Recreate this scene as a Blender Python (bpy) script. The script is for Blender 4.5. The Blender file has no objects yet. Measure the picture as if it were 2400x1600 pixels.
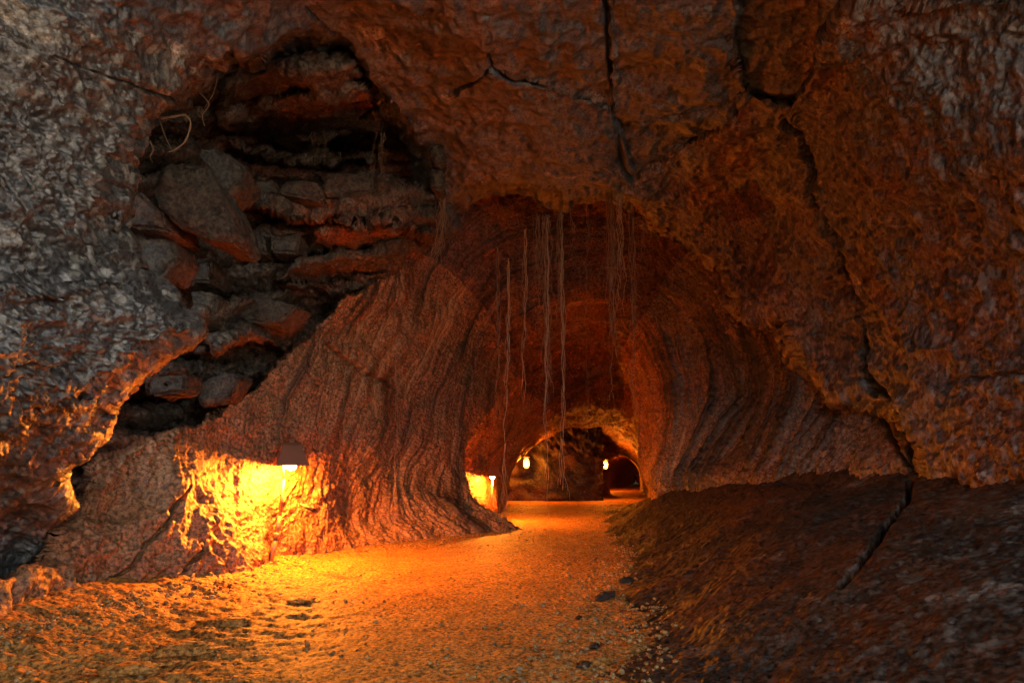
import bpy, math, random
import numpy as np
R_ = random.Random(7)
Q = 1.0
# ------------------------------------------------------------------ frame of the place
# camera 1 m above the floor, looking level along +Y.  (px,py) are sight directions on a
# 2352x1568 chart used to note where a rock stands: at() turns direction + distance into a point.
FOC, CX, HY, EYE = 1400.0, 1176.0, 1070.0, 1.0
def at(px, py, d):
    return ((px - CX) * d / FOC, d, EYE + (HY - py) * d / FOC)

sc = bpy.context.scene
col = sc.collection
# ------------------------------------------------------------------ noise
_rng = np.random.RandomState(11)
_perm = _rng.permutation(256).astype(np.int32)
_g = _rng.normal(size=(256, 3)); _g /= np.linalg.norm(_g, axis=1)[:, None]; _g = _g.astype(np.float32)
def perlin(x, y, z):
    x = np.asarray(x, np.float32); y = np.asarray(y, np.float32); z = np.asarray(z, np.float32)
    xi = np.floor(x).astype(np.int32); yi = np.floor(y).astype(np.int32); zi = np.floor(z).astype(np.int32)
    xf = x - xi; yf = y - yi; zf = z - zi
    u = xf*xf*xf*(xf*(xf*6-15)+10); v = yf*yf*yf*(yf*(yf*6-15)+10); w = zf*zf*zf*(zf*(zf*6-15)+10)
    out = 0
    for a in (0, 1):
        px = _perm[(xi + a) & 255]
        wx = u if a else 1 - u
        for b in (0, 1):
            py = _perm[(px + yi + b) & 255]
            wy = v if b else 1 - v
            for c in (0, 1):
                g = _g[_perm[(py + zi + c) & 255]]
                wz = w if c else 1 - w
                out = out + wx*wy*wz*(g[..., 0]*(xf-a) + g[..., 1]*(yf-b) + g[..., 2]*(zf-c))
    return out
def fbm(x, y, z, f, o=3, gain=.5, seed=0.0, ridged=False):
    s = 0; a = 1.0
    for k in range(o):
        n = perlin(x*f + seed, y*f + seed*1.7, z*f - seed)
        if ridged: n = .35 - np.abs(n)*1.6
        s = s + a*n; a *= gain; f *= 2.03
    return s
def smooth(x): 
    x = np.clip(x, 0, 1); return x*x*(3-2*x)

# ------------------------------------------------------------------ mesh helpers
def tag(o, label=None, cat=None, group=None, kind=None):
    if label: o['label'] = label
    if cat: o['category'] = cat
    if group: o['group'] = group
    if kind: o['kind'] = kind
    return o
def mesh_obj(name, verts, faces, mat, parent=None, shade=True):
    me = bpy.data.meshes.new(name)
    me.from_pydata([tuple(v) for v in verts], [], [tuple(f) for f in faces])
    me.update()
    if shade: me.polygons.foreach_set('use_smooth', [True]*len(me.polygons))
    me.materials.append(mat)
    o = bpy.data.objects.new(name, me); col.objects.link(o)
    if parent: o.parent = parent
    return o
def grid_obj(name, P, keep, mat, kind='structure', attr=None):
    """P (n,m,3) array, keep (n-1,m-1) bool mask of quads"""
    n, m, _ = P.shape
    idx = np.arange(n*m, dtype=np.int32).reshape(n, m)
    q = np.stack([idx[:-1, :-1], idx[:-1, 1:], idx[1:, 1:], idx[1:, :-1]], -1)
    q = q[keep] if keep is not None else q.reshape(-1, 4)
    used = np.zeros(n*m, bool); used[q.ravel()] = True
    remap = np.cumsum(used) - 1
    q = remap[q].astype(np.int32); V = P.reshape(-1, 3)[used].astype(np.float32)
    me = bpy.data.meshes.new(name)
    me.vertices.add(len(V)); me.vertices.foreach_set('co', V.ravel())
    me.loops.add(q.size); me.loops.foreach_set('vertex_index', q.ravel())
    me.polygons.add(len(q)); me.polygons.foreach_set('loop_start', np.arange(0, q.size, 4, dtype=np.int32))
    me.polygons.foreach_set('use_smooth', np.ones(len(q), bool))
    me.update(calc_edges=True); me.validate()
    me.materials.append(mat)
    if attr is not None:
        a = me.attributes.new('flow', 'FLOAT', 'POINT'); a.data.foreach_set('value', attr.reshape(-1)[used].astype(np.float32))
    o = bpy.data.objects.new(name, me); col.objects.link(o)
    o['kind'] = kind
    return o
def normals(P):
    du = np.gradient(P, axis=0); dv = np.gradient(P, axis=1)
    n = np.cross(du, dv); n /= (np.linalg.norm(n, axis=-1)[..., None] + 1e-9)
    # face the eye
    s = np.sign(-(n[..., 0]*P[..., 0] + n[..., 1]*P[..., 1] + n[..., 2]*(P[..., 2]-EYE)))
    # keep a steady side: majority vote
    if s.mean() < 0: n = -n
    return n
def seg_dist(X, Y, pts, closed=False):
    """distance to polyline + nearest point"""
    best = np.full(X.shape, 1e9, np.float32); bx = np.zeros_like(best); by = np.zeros_like(best)
    L = list(pts) + ([pts[0]] if closed else [])
    for (x0, y0), (x1, y1) in zip(L[:-1], L[1:]):
        dx, dy = x1-x0, y1-y0
        t = np.clip(((X-x0)*dx + (Y-y0)*dy)/(dx*dx+dy*dy+1e-9), 0, 1)
        nx, ny = x0+t*dx, y0+t*dy
        d = np.hypot(X-nx, Y-ny); m = d < best
        best[m] = d[m]; bx[m] = nx[m]; by[m] = ny[m]
    return best, bx, by
def inside(X, Y, pts):
    r = np.zeros(X.shape, bool); n = len(pts)
    for i in range(n):
        x0, y0 = pts[i]; x1, y1 = pts[(i+1) % n]
        c = ((y0 > Y) != (y1 > Y))
        with np.errstate(divide='ignore', invalid='ignore'):
            xx = (x1-x0)*(Y-y0)/(y1-y0+1e-9)+x0
        r ^= c & (X < xx)
    return r
def soft_in(X, Y, pts, w):
    d, _, _ = seg_dist(X, Y, pts, True)
    s = np.where(inside(X, Y, pts), d, -d)
    return smooth(.5 + s/(2*w))
def tps(ctrl):
    c = np.array(ctrl, float); xy = c[:, :2]/500.0; v = 1.0/c[:, 2]; n = len(c)
    def U(r): return np.where(r > 0, r*r*np.log(r+1e-12), 0)
    K = U(np.linalg.norm(xy[:, None]-xy[None], axis=-1)) + np.eye(n)*0.01
    Pm = np.hstack([np.ones((n, 1)), xy])
    A = np.zeros((n+3, n+3)); A[:n, :n] = K; A[:n, n:] = Pm; A[n:, :n] = Pm.T
    w = np.linalg.solve(A, np.concatenate([v, np.zeros(3)]))
    def f(X, Y):
        x = X/500.0; y = Y/500.0
        r = w[n] + w[n+1]*x + w[n+2]*y
        for i in range(n): r = r + w[i]*U(np.hypot(x-xy[i, 0], y-xy[i, 1]))
        return 1.0/np.clip(r, 1/40., 1/1.2)
    return f

# ------------------------------------------------------------------ materials
def nodes(name):
    m = bpy.data.materials.new(name); m.use_nodes = True
    nt = m.node_tree; return m, nt, nt.nodes['Principled BSDF'], nt.nodes.new, nt.links.new
def rock_mat(name, grey, rust, pale, rust_amt=.5, pale_amt=.5, rough=.6, bump=1.0, streak=None, scale=1.0, grain=1.0, spec=.5, fleck=.35, flow=False, bd=1.0):
    m, nt, B, N, L = nodes(name)
    geo = N('ShaderNodeNewGeometry')
    mp = N('ShaderNodeMapping'); L(geo.outputs['Position'], mp.inputs[0])
    mp.inputs['Scale'].default_value = streak or (1, 1, 1)
    def noise(s, d=6, r=.6, dist=0.0, src=None):
        n = N('ShaderNodeTexNoise'); n.inputs['Scale'].default_value = s; n.inputs['Detail'].default_value = d
        n.inputs['Roughness'].default_value = r; n.inputs['Distortion'].default_value = dist
        L((src or mp).outputs[0], n.inputs['Vector']); return n
    def ramp(src, a, b):
        r = N('ShaderNodeMapRange'); r.inputs[1].default_value = a; r.inputs[2].default_value = b; r.clamp = True
        L(src, r.inputs[0]); return r.outputs[0]
    def mix(f, a, b):
        x = N('ShaderNodeMix'); x.data_type = 'RGBA'
        L(f, x.inputs[0])
        for k, c in ((6, a), (7, b)):
            if isinstance(c, tuple): x.inputs[k].default_value = (*c, 1)
            else: L(c, x.inputs[k])
        return x.outputs[2]
    n1 = noise(.9*scale, 7, .62, .6); n2 = noise(6*scale, 8, .62, 0); n3 = noise(38*scale, 5, .7); n4 = noise(1.7*scale, 8, .7, 1.0)
    c = mix(ramp(n1.outputs[0], .62-.3*rust_amt, .78-.3*rust_amt), grey, rust)
    c = mix(ramp(n2.outputs[0], .45, .75), c, tuple(x*.45 for x in grey))
    f = N('ShaderNodeMath'); f.operation = 'MULTIPLY'
    L(ramp(n4.outputs[0], .68-.2*pale_amt, .82-.2*pale_amt), f.inputs[0]); L(ramp(n2.outputs[0], .35, .6), f.inputs[1])
    c = mix(f.outputs[0], c, pale)
    # grains: dark pits / light crystals
    g = mix(ramp(n3.outputs[0], .40, .60), tuple(.28 for _ in range(3)), (1.6, 1.55, 1.5))
    mm = N('ShaderNodeMix'); mm.data_type = 'RGBA'; mm.blend_type = 'MULTIPLY'; mm.inputs[0].default_value = 1
    L(c, mm.inputs[6]); L(g, mm.inputs[7])
    n6 = noise(15*scale, 4, .65, .2)
    fl = N('ShaderNodeMath'); fl.operation = 'MULTIPLY'; L(ramp(n6.outputs[0], .53, .60), fl.inputs[0]); fl.inputs[1].default_value = fleck
    fc = mix(fl.outputs[0], mm.outputs[2], tuple(k*.8 for k in pale))
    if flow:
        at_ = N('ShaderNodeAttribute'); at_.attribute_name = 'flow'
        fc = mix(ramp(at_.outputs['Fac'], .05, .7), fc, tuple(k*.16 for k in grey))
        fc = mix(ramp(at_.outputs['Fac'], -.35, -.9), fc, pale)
    L(fc, B.inputs['Base Color'])
    calm = ramp(noise(1.3*scale, 3, .5, .4).outputs[0], .38, .62)
    cm = N('ShaderNodeMapRange'); cm.inputs[3].default_value = .3*bump; cm.inputs[4].default_value = 1.0*bump; L(calm, cm.inputs[0])
    rr = N('ShaderNodeMapRange'); rr.inputs[3].default_value = rough-.18; rr.inputs[4].default_value = rough+.2
    L(n3.outputs[0], rr.inputs[0]); L(rr.outputs[0], B.inputs['Roughness'])
    B.inputs['Specular IOR Level'].default_value = spec
    vo = N('ShaderNodeTexVoronoi'); vo.inputs['Scale'].default_value = 20*grain; L(mp.outputs[0], vo.inputs['Vector'])
    n5 = noise(42*grain, 3, .6)
    b1 = N('ShaderNodeBump'); b1.inputs['Strength'].default_value = .8*bump; b1.inputs['Distance'].default_value = .022*bd
    L(n2.outputs[0], b1.inputs['Height'])
    b2 = N('ShaderNodeBump'); b2.invert = True; b2.inputs['Strength'].default_value = .8*bump; b2.inputs['Distance'].default_value = .020*bd
    L(vo.outputs[0], b2.inputs['Height']); L(b1.outputs[0], b2.inputs['Normal'])
    b3 = N('ShaderNodeBump'); b3.inputs['Strength'].default_value = .8*bump; b3.inputs['Distance'].default_value = .014*bd
    L(n5.outputs[0], b3.inputs['Height']); L(b2.outputs[0], b3.inputs['Normal'])
    for b_ in (b1, b2, b3): L(cm.outputs[0], b_.inputs['Strength'])
    L(b3.outputs[0], B.inputs['Normal'])
    return m
GREY = (.165, .158, .15); RUST = (.24, .085, .035); PALE = (.55, .52, .42)
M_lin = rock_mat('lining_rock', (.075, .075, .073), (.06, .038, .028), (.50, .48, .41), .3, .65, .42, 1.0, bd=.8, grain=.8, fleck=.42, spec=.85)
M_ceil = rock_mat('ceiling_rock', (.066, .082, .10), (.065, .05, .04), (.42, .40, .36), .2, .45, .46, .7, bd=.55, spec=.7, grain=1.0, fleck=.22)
M_out = rock_mat('bounce_gravel', (.5, .48, .44), (.4, .36, .3), (.6, .6, .55), .3, .4, .8, .5)  # pale grey so the added outside ground bounces neutral light
M_low = rock_mat('lower_wall_rock', (.15, .105, .08), (.18, .065, .028), (.42, .33, .27), .5, .4, .5, .9, flow=True, fleck=.35, bd=.8)
M_gravel = rock_mat('gravel_rock', (.30, .19, .075), (.2, .10, .035), (.4, .29, .15), .5, .3, .6, .5, bd=.3)
M_right = rock_mat('right_wall_rock', (.08, .086, .095), (.12, .045, .02), (.46, .43, .41), .5, .45, .46, 1.0, bd=.7, streak=(1, 1, .55), grain=.8, fleck=.35, spec=.6)
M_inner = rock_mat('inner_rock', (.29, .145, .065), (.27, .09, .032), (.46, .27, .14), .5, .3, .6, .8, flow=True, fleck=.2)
M_alc = rock_mat('alcove_rock', (.07, .053, .04), (.19, .06, .024), (.26, .23, .17), .5, .4, .7, .8)  # darkened so the hollow looks shaded despite the daylight
M_roof = rock_mat('shaded_roof_rock', (.13, .06, .04), (.14, .04, .018), (.34, .2, .12), .6, .3, .6, .8, flow=True, fleck=.2)  # roof colour darkened to carry the shade behind the lip
M_block = rock_mat('block_rock', (.05, .04, .03), (.09, .032, .016), (.17, .145, .10), .4, .5, .75, 1.0)  # darkened like the alcove rock, shade put into the colour
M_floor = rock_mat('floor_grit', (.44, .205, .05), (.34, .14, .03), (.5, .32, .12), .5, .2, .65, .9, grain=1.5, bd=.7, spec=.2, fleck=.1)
M_bank = rock_mat('bank_grit', (.028, .021, .016), (.065, .028, .013), (.3, .27, .24), .55, .45, .5, .65, grain=1.2, spec=.25, fleck=.15, bd=.5)  # albedo held very low in place of shade on bank and pillar
def plain(name, c, rough=.6, metal=0, emit=None, es=0, noise=.3):
    m, nt, B, N, L = nodes(name)
    n = N('ShaderNodeTexNoise'); n.inputs['Scale'].default_value = 40; n.inputs['Detail'].default_value = 5
    x = N('ShaderNodeMix'); x.data_type = 'RGBA'; L(n.outputs[0], x.inputs[0])
    x.inputs[6].default_value = (*[k*(1-noise) for k in c], 1); x.inputs[7].default_value = (*[k*(1+noise) for k in c], 1)
    L(x.outputs[2], B.inputs['Base Color']); B.inputs['Roughness'].default_value = rough; B.inputs['Metallic'].default_value = metal
    if emit: B.inputs['Emission Color'].default_value = (*emit, 1); B.inputs['Emission Strength'].default_value = es
    return m
M_hood = plain('hood_copper', (.16, .06, .028), .5, .3)
M_pipe = plain('pipe_metal', (.28, .2, .13), .4, .6)
M_root = plain('root_bark', (.21, .13, .075), .8)
M_rootp = plain('root_pale', (.3, .2, .12), .8)
AMB = (1.0, .235, .013)
M_hot = plain('hot_bulb', (1, .8, .5), .3, 0, (1, .30, .04), 1, 0)
M_bulb = plain('bulb_glow', (1, .8, .5), .3, 0, (1, .42, .06), 1.3, 0)
M_dark = plain('dark_lava', (.036, .022, .015), .8)

# ------------------------------------------------------------------ front lining (left overhang, roof, right wall)
EDGE = [(-900, -900), (3300, -900), (3300, 1260), (2170, 1260), (2094, 1110), (2088, 1050), (2050, 970), (2010, 935),
        (1920, 930), (1860, 870), (1835, 800), (1790, 742), (1700, 745), (1672, 700), (1640, 640), (1600, 590), (1560, 560),
        (1500, 545), (1450, 500), (1425, 450), (1340, 468), (1280, 483), (1240, 470), (1180, 428), (1100, 440), (1045, 465),
        (1030, 500), (1005, 535), (1000, 470), (965, 425), (945, 350), (905, 295), (865, 250), (832, 172), (790, 135),
        (705, 122), (600, 145), (525, 132), (480, 170), (420, 235), (345, 285), (300, 350), (268, 400), (262, 470), (242, 520),
        (280, 560), (300, 620), (370, 670), (455, 762), (380, 800), (290, 880), (225, 930), (205, 990), (180, 1040),
        (140, 1060), (130, 1100), (160, 1170), (110, 1240), (60, 1330), (30, 1430), (0, 1500), (-100, 1750), (-900, 1750)]
F_CTRL = [(0, 500, 2.6), (0, 900, 2.5), (0, 1200, 3.7), (0, 1500, 3.9), (220, 930, 3.3), (455, 760, 3.6), (150, 1150, 3.8),
          (300, 600, 3.4), (240, 450, 3.2), (340, 280, 3.5), (520, 130, 3.9), (0, 0, 2.7), (300, 0, 3.0), (-600, 700, 1.9),
          (-600, 1400, 2.2), (-600, -500, 2.2), (100, 750, 2.75),
          (700, 125, 4.6), (820, 150, 4.9), (880, 280, 5.5), (1000, 350, 6.3), (1010, 480, 7.0), (800, 0, 4.1), (1100, 0, 4.1),
          (1120, 150, 4.8), (1400, 0, 4.1), (1410, 250, 5.3), (1050, 460, 7), (1280, 480, 7.0), (1420, 450, 6.8), (1250, 380, 6.1),
          (1650, 230, 5.0), (1800, 250, 4.9), (1700, 0, 4.0), (1200, -600, 2.4), (2000, -600, 2.4), (500, -600, 2.5),
          (2000, 300, 4.4), (2352, 0, 3.3), (2352, 400, 3.5), (2352, 800, 3.75), (2352, 1110, 3.6), (2100, 700, 4.9),
          (2000, 940, 5.5), (2090, 1080, 4.55), (1850, 850, 6.5), (1700, 740, 7.2), (1600, 600, 7.6), (1500, 520, 7.4),
          (1700, 400, 6.3), (2150, 1200, 4.4), (2800, 600, 2.8), (2800, 1200, 2.7)]
fdep = tps(F_CTRL)
# cracks noted as sight directions: (points, half-width px, depth m)
CRACKS = [([(1385, -60), (1395, 60), (1400, 150), (1412, 250), (1425, 290), (1430, 380), (1452, 410)], 6, .16),
          ([(1040, 215), (1085, 190), (1125, 150), (1180, 185), (1260, 205), (1340, 235), (1412, 258)], 5, .13),
          ([(1128, 150), (1120, 100), (1125, 40)], 4, .06),
          ([(1425, 292), (1480, 280), (1560, 265), (1640, 250), (1700, 228), (1720, 215), (1770, 222), (1812, 240)], 5, .14),
          ([(1720, 215), (1700, 150), (1690, 80)], 4, .06),
          ([(1800, 285), (1835, 330), (1860, 400), (1880, 470), (1910, 540), (1935, 620), (1965, 700), (1980, 780), (2003, 850), (2012, 900)], 9.5, .4),
          ([(1452, 408), (1530, 370), (1620, 310), (1690, 260)], 6, .12),
          ([(2012, 880), (2060, 930), (2085, 980), (2088, 1050), (2092, 1130)], 9, .3),
          ([(705, 30), (740, 60), (790, 110), (830, 170)], 3, .06),
          ([(350, 210), (380, 225), (420, 235)], 4, .08), ([(120, 130), (230, 170), (380, 225)], 3, .05),
          ([(0, 870), (60, 855), (120, 845)], 5, .08), ([(230, 690), (215, 740), (250, 790)], 3, .05),
          ([(2200, 870), (2280, 860), (2352, 850)], 4, .06)]
SLABS = [([(1125, 150), (1412, 255), (1395, -80), (1100, -80)], -.03), ([(1425, 290), (1700, 228), (1690, -80), (1400, -80)], -.04),
         ([(1430, 295), (1690, 262), (1452, 405)], -.16), ([(1812, 250), (1720, 215), (1690, 100), (1700, -80), (1900, -80), (1900, 120)], -.22),
         ([(1030, 240), (1125, 165), (1412, 265), (1425, 450), (1280, 490), (1180, 425), (1040, 470)], .03),
         ([(1812, 290), (1870, 400), (1940, 620), (2010, 880), (2100, 1100), (2600, 1250), (2700, 0), (1950, 0)], .10),
         ([(-100, 620), (150, 640), (300, 620), (460, 770), (230, 930), (-100, 1000)], .12)]
# orange-lipped ribs that follow the broken edges are real ledges of the lining
def front():
    xs = np.arange(-900, 3301, 3.4); ys = np.arange(-900, 1751, 3.2)
    # denser where it is seen
    xs = np.unique(np.concatenate([np.arange(-900, -60, 12), np.arange(-60, 2420, 2.5*Q), np.arange(2420, 3301, 12)]))
    ys = np.unique(np.concatenate([np.arange(-900, -60, 12), np.arange(-60, 1260, 2.5*Q), np.arange(1260, 1751, 8)]))
    Y, X = np.meshgrid(ys, xs, indexing='ij'); X = X.astype(np.float32); Y = Y.astype(np.float32)
    jx = X + 26*fbm(X, Y, X*0, 1/90., 4, .6, 3.1); jy = Y + 26*fbm(X, Y, X*0, 1/90., 4, .6, 9.7)
    dist, bx, by = seg_dist(jx, jy, EDGE, True)
    ins = inside(jx, jy, EDGE)
    sd = np.where(ins, dist, -dist)            # >0 inside
    out = np.clip(-sd, 0, 60)
    # outside ring folds straight back: the broken thickness of the lining
    k = np.where(ins, 0, 1.0)
    ox = (bx - jx); oy = (by - jy); ln = np.hypot(ox, oy)+1e-6
    X2 = X + k*ox/ln*out*.95; Y2 = Y + k*oy/ln*out*.95
    D = fdep(X2, Y2)
    j2x = X + 7*fbm(X, Y, X*0, 1/40., 3, .6, 13.); j2y = Y + 7*fbm(X, Y, X*0, 1/40., 3, .6, 17.)
    D = D + .22*(1-smooth(np.clip(sd, 0, 38)/38))**2 * (D/4) + out/60*.75
    for pts, a in SLABS: D = D - .8*a*soft_in(j2x, j2y, pts, 4)
    P = np.stack([(X2-CX)*D/FOC, D, EYE+(HY-Y2)*D/FOC], -1)
    n = normals(P)
    x, y, z = P[..., 0], P[..., 1], P[..., 2]
    h = .17*fbm(x, y, z, .9, 3, .5, 1.3) + .07*fbm(x, y, z, 3.2, 3, .55, 5.1, True)
    left = smooth((700-X)/700)
    calm = .25+1.2*np.clip(.5+1.5*fbm(x, y, z, .9, 2, .5, 71.), 0, 1)
    slab_zone = smooth((460-Y)/60)*smooth((X-1040)/40)*smooth((1800-X)/60)
    calm = calm*(1-.8*slab_zone)
    h += .06*(1-left)*np.maximum(fbm(x, y, z, .8, 2, .4, 111.), -.12+.5*fbm(x, y, z, .5, 1, .5, 121.))
    h += calm*((.010+.034*left)*fbm(x, y, z*1.6, 9, 3, .62, 2.2) + (.009+.006*left)*fbm(x, y, z, 34, 2, .6, 4.4))
    # blisters running down the right wall
    rt = smooth((X-1750)/300)
    h += rt*.022*fbm(x*2, y*2, z*.7, 9, 3, .65, 8.8)
    P = P + n*h[..., None]
    cw = 0
    for pts, w, dp in CRACKS:
        d, _, _ = seg_dist(j2x, j2y, pts)
        ww = w*(.75+.5*np.clip(fbm(X, Y, X*0, 1/60., 2, .5, w)+.5, 0, 1))
        cw = cw + .7*dp*np.exp(-(d/(ww*.62))**2)
    P = P - n*(cw[..., None] if not np.isscalar(cw) else 0)
    kv = sd > -58
    keep = kv[:-1, :-1] & kv[1:, :-1] & kv[:-1, 1:] & kv[1:, 1:]
    cxm = X[:-1, :-1]; cym = Y[:-1, :-1]
    right = keep & ((cxm - 1430) > (cym*0)) & (cym > (1812-cxm)*1.0 - 1e9)
    wall_r = keep & (((cxm > 1812) ) | ((cxm > 1430) & (cym > 408 - (cxm-1452)*.62)))
    wall_l = keep & (cxm < 520) & (cym > 130 + (520-cxm)*0 - (520-cxm)*.25) & ~wall_r
    roof = keep & ~wall_r & ~wall_l
    tag(grid_obj('cave_wall', P, wall_r, M_right), 'tall brown right wall of the cave with a long black crack running down it')
    tag(grid_obj('cave_wall', P, wall_l, M_lin), 'grey rock overhang filling the left edge of the cave')
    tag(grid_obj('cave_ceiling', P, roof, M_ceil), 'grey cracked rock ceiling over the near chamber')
front()

# ------------------------------------------------------------------ inner tube: rings of 14 points, given per distance
RINGS = [
 (3.2, [(-40,1560),(-80,1350),(-120,1150),(-200,950),(-200,500),(0,-100),(600,-500),(1300,-600),(2000,-400),(2500,100),(2700,600),(2500,1095),(2480,1300),(2400,1560)]),
 (4.2, [(250,1430),(170,1290),(120,1170),(110,1060),(160,850),(250,400),(700,-50),(1300,-150),(1900,0),(2250,400),(2360,800),(2185,1100),(2180,1250),(2150,1400)]),
 (5.0, [(500,1400),(480,1290),(430,1150),(372,1000),(350,800),(450,450),(800,150),(1300,30),(1750,150),(2050,450),(2160,800),(2015,1098),(2010,1250),(1980,1350)]),
 (5.7, [(600,1350),(585,1260),(525,1120),(500,940),(520,800),(580,520),(830,250),(1300,140),(1700,250),(1960,520),(2050,840),(1920,1098),(1920,1220),(1900,1320)]),
 (6.3, [(635,1320),(650,1210),(660,1085),(640,920),(660,800),(700,600),(850,350),(1300,250),(1650,350),(1880,600),(1960,850),(1850,1098),(1850,1200),(1830,1290)]),
 (7.0, [(750,1290),(740,1190),(745,1060),(760,900),(780,745),(830,640),(940,350),(1280,230),(1560,380),(1760,650),(1850,880),(1760,1096),(1760,1190),(1750,1260)]),
 (7.8, [(890,1260),(815,1190),(810,1080),(850,950),(850,800),(900,680),(980,430),(1280,320),(1540,440),(1690,660),(1790,880),(1690,1095),(1690,1180),(1680,1240)]),
 (8.8, [(1080,1245),(1000,1180),(930,1110),(925,1000),(950,870),(1000,700),(1080,560),(1280,480),(1480,530),(1620,690),(1710,900),(1610,1092),(1620,1160),(1610,1220)]),
 (9.6, [(1222,1232),(1160,1195),(1088,1145),(1062,1040),(1050,900),(1080,760),(1150,660),(1290,610),(1450,625),(1560,740),(1600,920),(1545,1090),(1560,1150),(1560,1210)]),
 (10.2,[(1030,1218),(1010,1150),(1025,1090),(1060,1020),(1100,930),(1120,810),(1180,720),(1300,670),(1430,690),(1500,790),(1530,940),(1505,1088),(1515,1140),(1510,1200)]),
 (11.5,[(1128,1200),(1132,1145),(1120,1092),(1112,1050),(1130,980),(1160,890),(1210,810),(1310,760),(1405,770),(1445,850),(1470,960),(1478,1080),(1490,1130),(1490,1190)]),
 (12.8,[(1150,1190),(1140,1140),(1140,1095),(1150,1050),(1170,1000),(1190,930),(1230,860),(1320,810),(1410,820),(1455,880),(1466,980),(1480,1078),(1500,1120),(1520,1180)]),
 (13.9,[(1168,1180),(1165,1130),(1168,1085),(1190,1040),(1205,1010),(1240,962),(1290,920),(1345,900),(1400,890),(1460,900),(1475,1000),(1485,1075),(1520,1120),(1540,1170)]),
 (14.4,[(1160,1177),(1160,1130),(1165,1085),(1188,1045),(1204,1022),(1242,972),(1290,940),(1345,925),(1400,919),(1460,923),(1475,1000),(1485,1075),(1520,1120),(1540,1170)]),
 (16.5,[(1150,1165),(1140,1110),(1160,1072),(1192,1046),(1215,1028),(1250,1000),(1290,980),(1340,972),(1400,978),(1448,1005),(1475,1045),(1490,1080),(1540,1110),(1560,1150)]),
 (19.5,[(1095,1152),(1100,1110),(1140,1075),(1198,1048),(1222,1028),(1255,1010),(1290,1000),(1335,996),(1390,1012),(1440,1042),(1464,1064),(1480,1085),(1500,1110),(1520,1142)]),
 (20.8,[(1095,1142),(1095,1105),(1140,1072),(1200,1046),(1225,1027),(1255,1010),(1290,1002),(1335,1000),(1388,1016),(1440,1044),(1464,1066),(1478,1087),(1485,1110),(1485,1140)]),
 (21.6,[(1391,1140),(1391,1110),(1391,1080),(1393,1060),(1398,1050),(1405,1045),(1412,1042),(1420,1041),(1432,1042),(1447,1050),(1462,1068),(1472,1085),(1475,1110),(1475,1138)]),
 (25.0,[(1355,1130),(1350,1105),(1355,1082),(1368,1062),(1392,1053),(1414,1050),(1422,1047),(1430,1046),(1440,1048),(1450,1055),(1462,1070),(1470,1085),(1472,1105),(1472,1128)]),
 (29.0,[(1425,1122),(1422,1102),(1425,1086),(1430,1074),(1435,1068),(1440,1064),(1448,1062),(1456,1062),(1464,1064),(1472,1070),(1480,1078),(1486,1088),(1488,1104),(1488,1120)]),
 (30.0,[(1455,1110),(1455,1105),(1455,1098),(1456,1094),(1458,1092),(1459,1090),(1460,1090),(1461,1090),(1462,1090),(1463,1092),(1464,1094),(1465,1098),(1465,1105),(1465,1110)]),
 (30.4, [(1460,1100)]*14),
]
ALC = [(1010, 545), (900, 615), (780, 695), (640, 830), (500, 945), (370, 995), (225, 1062), (150, 1175), (60, 1300), (-300, 1500),
       (-600, 200), (300, -200), (1000, -100), (1100, 350), (1040, 470)]
A_CTRL = [(650, 160, 5.2), (500, 250, 5.6), (350, 350, 5.4), (300, 450, 5.0), (600, 330, 7.2), (750, 360, 7.7), (850, 390, 7.3), (870, 200, 5.5), (700, 240, 5.6),
          (600, 470, 6.2), (800, 470, 6.4), (950, 480, 6.9), (1000, 540, 7.9), (700, 560, 6.5), (880, 600, 7.3), (780, 690, 7.6), (500, 600, 5.9),
          (450, 750, 5.6), (650, 750, 6.7), (400, 850, 5.6), (300, 900, 5.3), (250, 1000, 5.0), (180, 1080, 4.8), (500, 930, 6.2), (640, 820, 7.0),
          (0, 1200, 4.2), (100, 400, 4.6), (600, 0, 5.6), (1000, 200, 6.6)]
adep = tps(A_CTRL)
LEDGES = [  # broken strata inside the hole (outline, how far they stand out)
    ([(500, 470), (640, 430), (740, 425), (870, 400), (1000, 440), (1010, 540), (880, 520), (740, 510), (600, 490)], .75),
    ([(740, 520), (1005, 520), (990, 560), (780, 690), (640, 640), (700, 560)], .35),
    ([(460, 700), (600, 690), (700, 720), (745, 745), (700, 800), (560, 790), (480, 800)], .55),
    ([(370, 630), (470, 640), (560, 670), (480, 690)], .35),
    ([(520, 140), (800, 130), (880, 280), (700, 330), (500, 300)], .30),
    ([(340, 860), (420, 850), (430, 905), (340, 905)], .3), ([(560, 740), (720, 830), (600, 860), (460, 880), (450, 800)], .2),
    ([(520, 330), (700, 345), (860, 350), (860, 372), (640, 372)], .5)]
G_CRACKS = [([(2012, 880), (2060, 930), (2085, 980), (2088, 1050), (2092, 1130)], 7, .25), ([(2000, 920), (2040, 980), (2060, 1040), (2075, 1060)], 4, .1),
            ([(905, 640), (910, 690), (925, 740), (935, 800)], 4, .08), ([(430, 1120), (385, 1180), (372, 1215), (330, 1250), (290, 1310), (250, 1330)], 4, .10),
            ([(470, 1260), (430, 1300), (400, 1340)], 5, .1), ([(760, 790), (800, 830), (870, 870), (920, 890)], 4, .08)]
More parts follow.
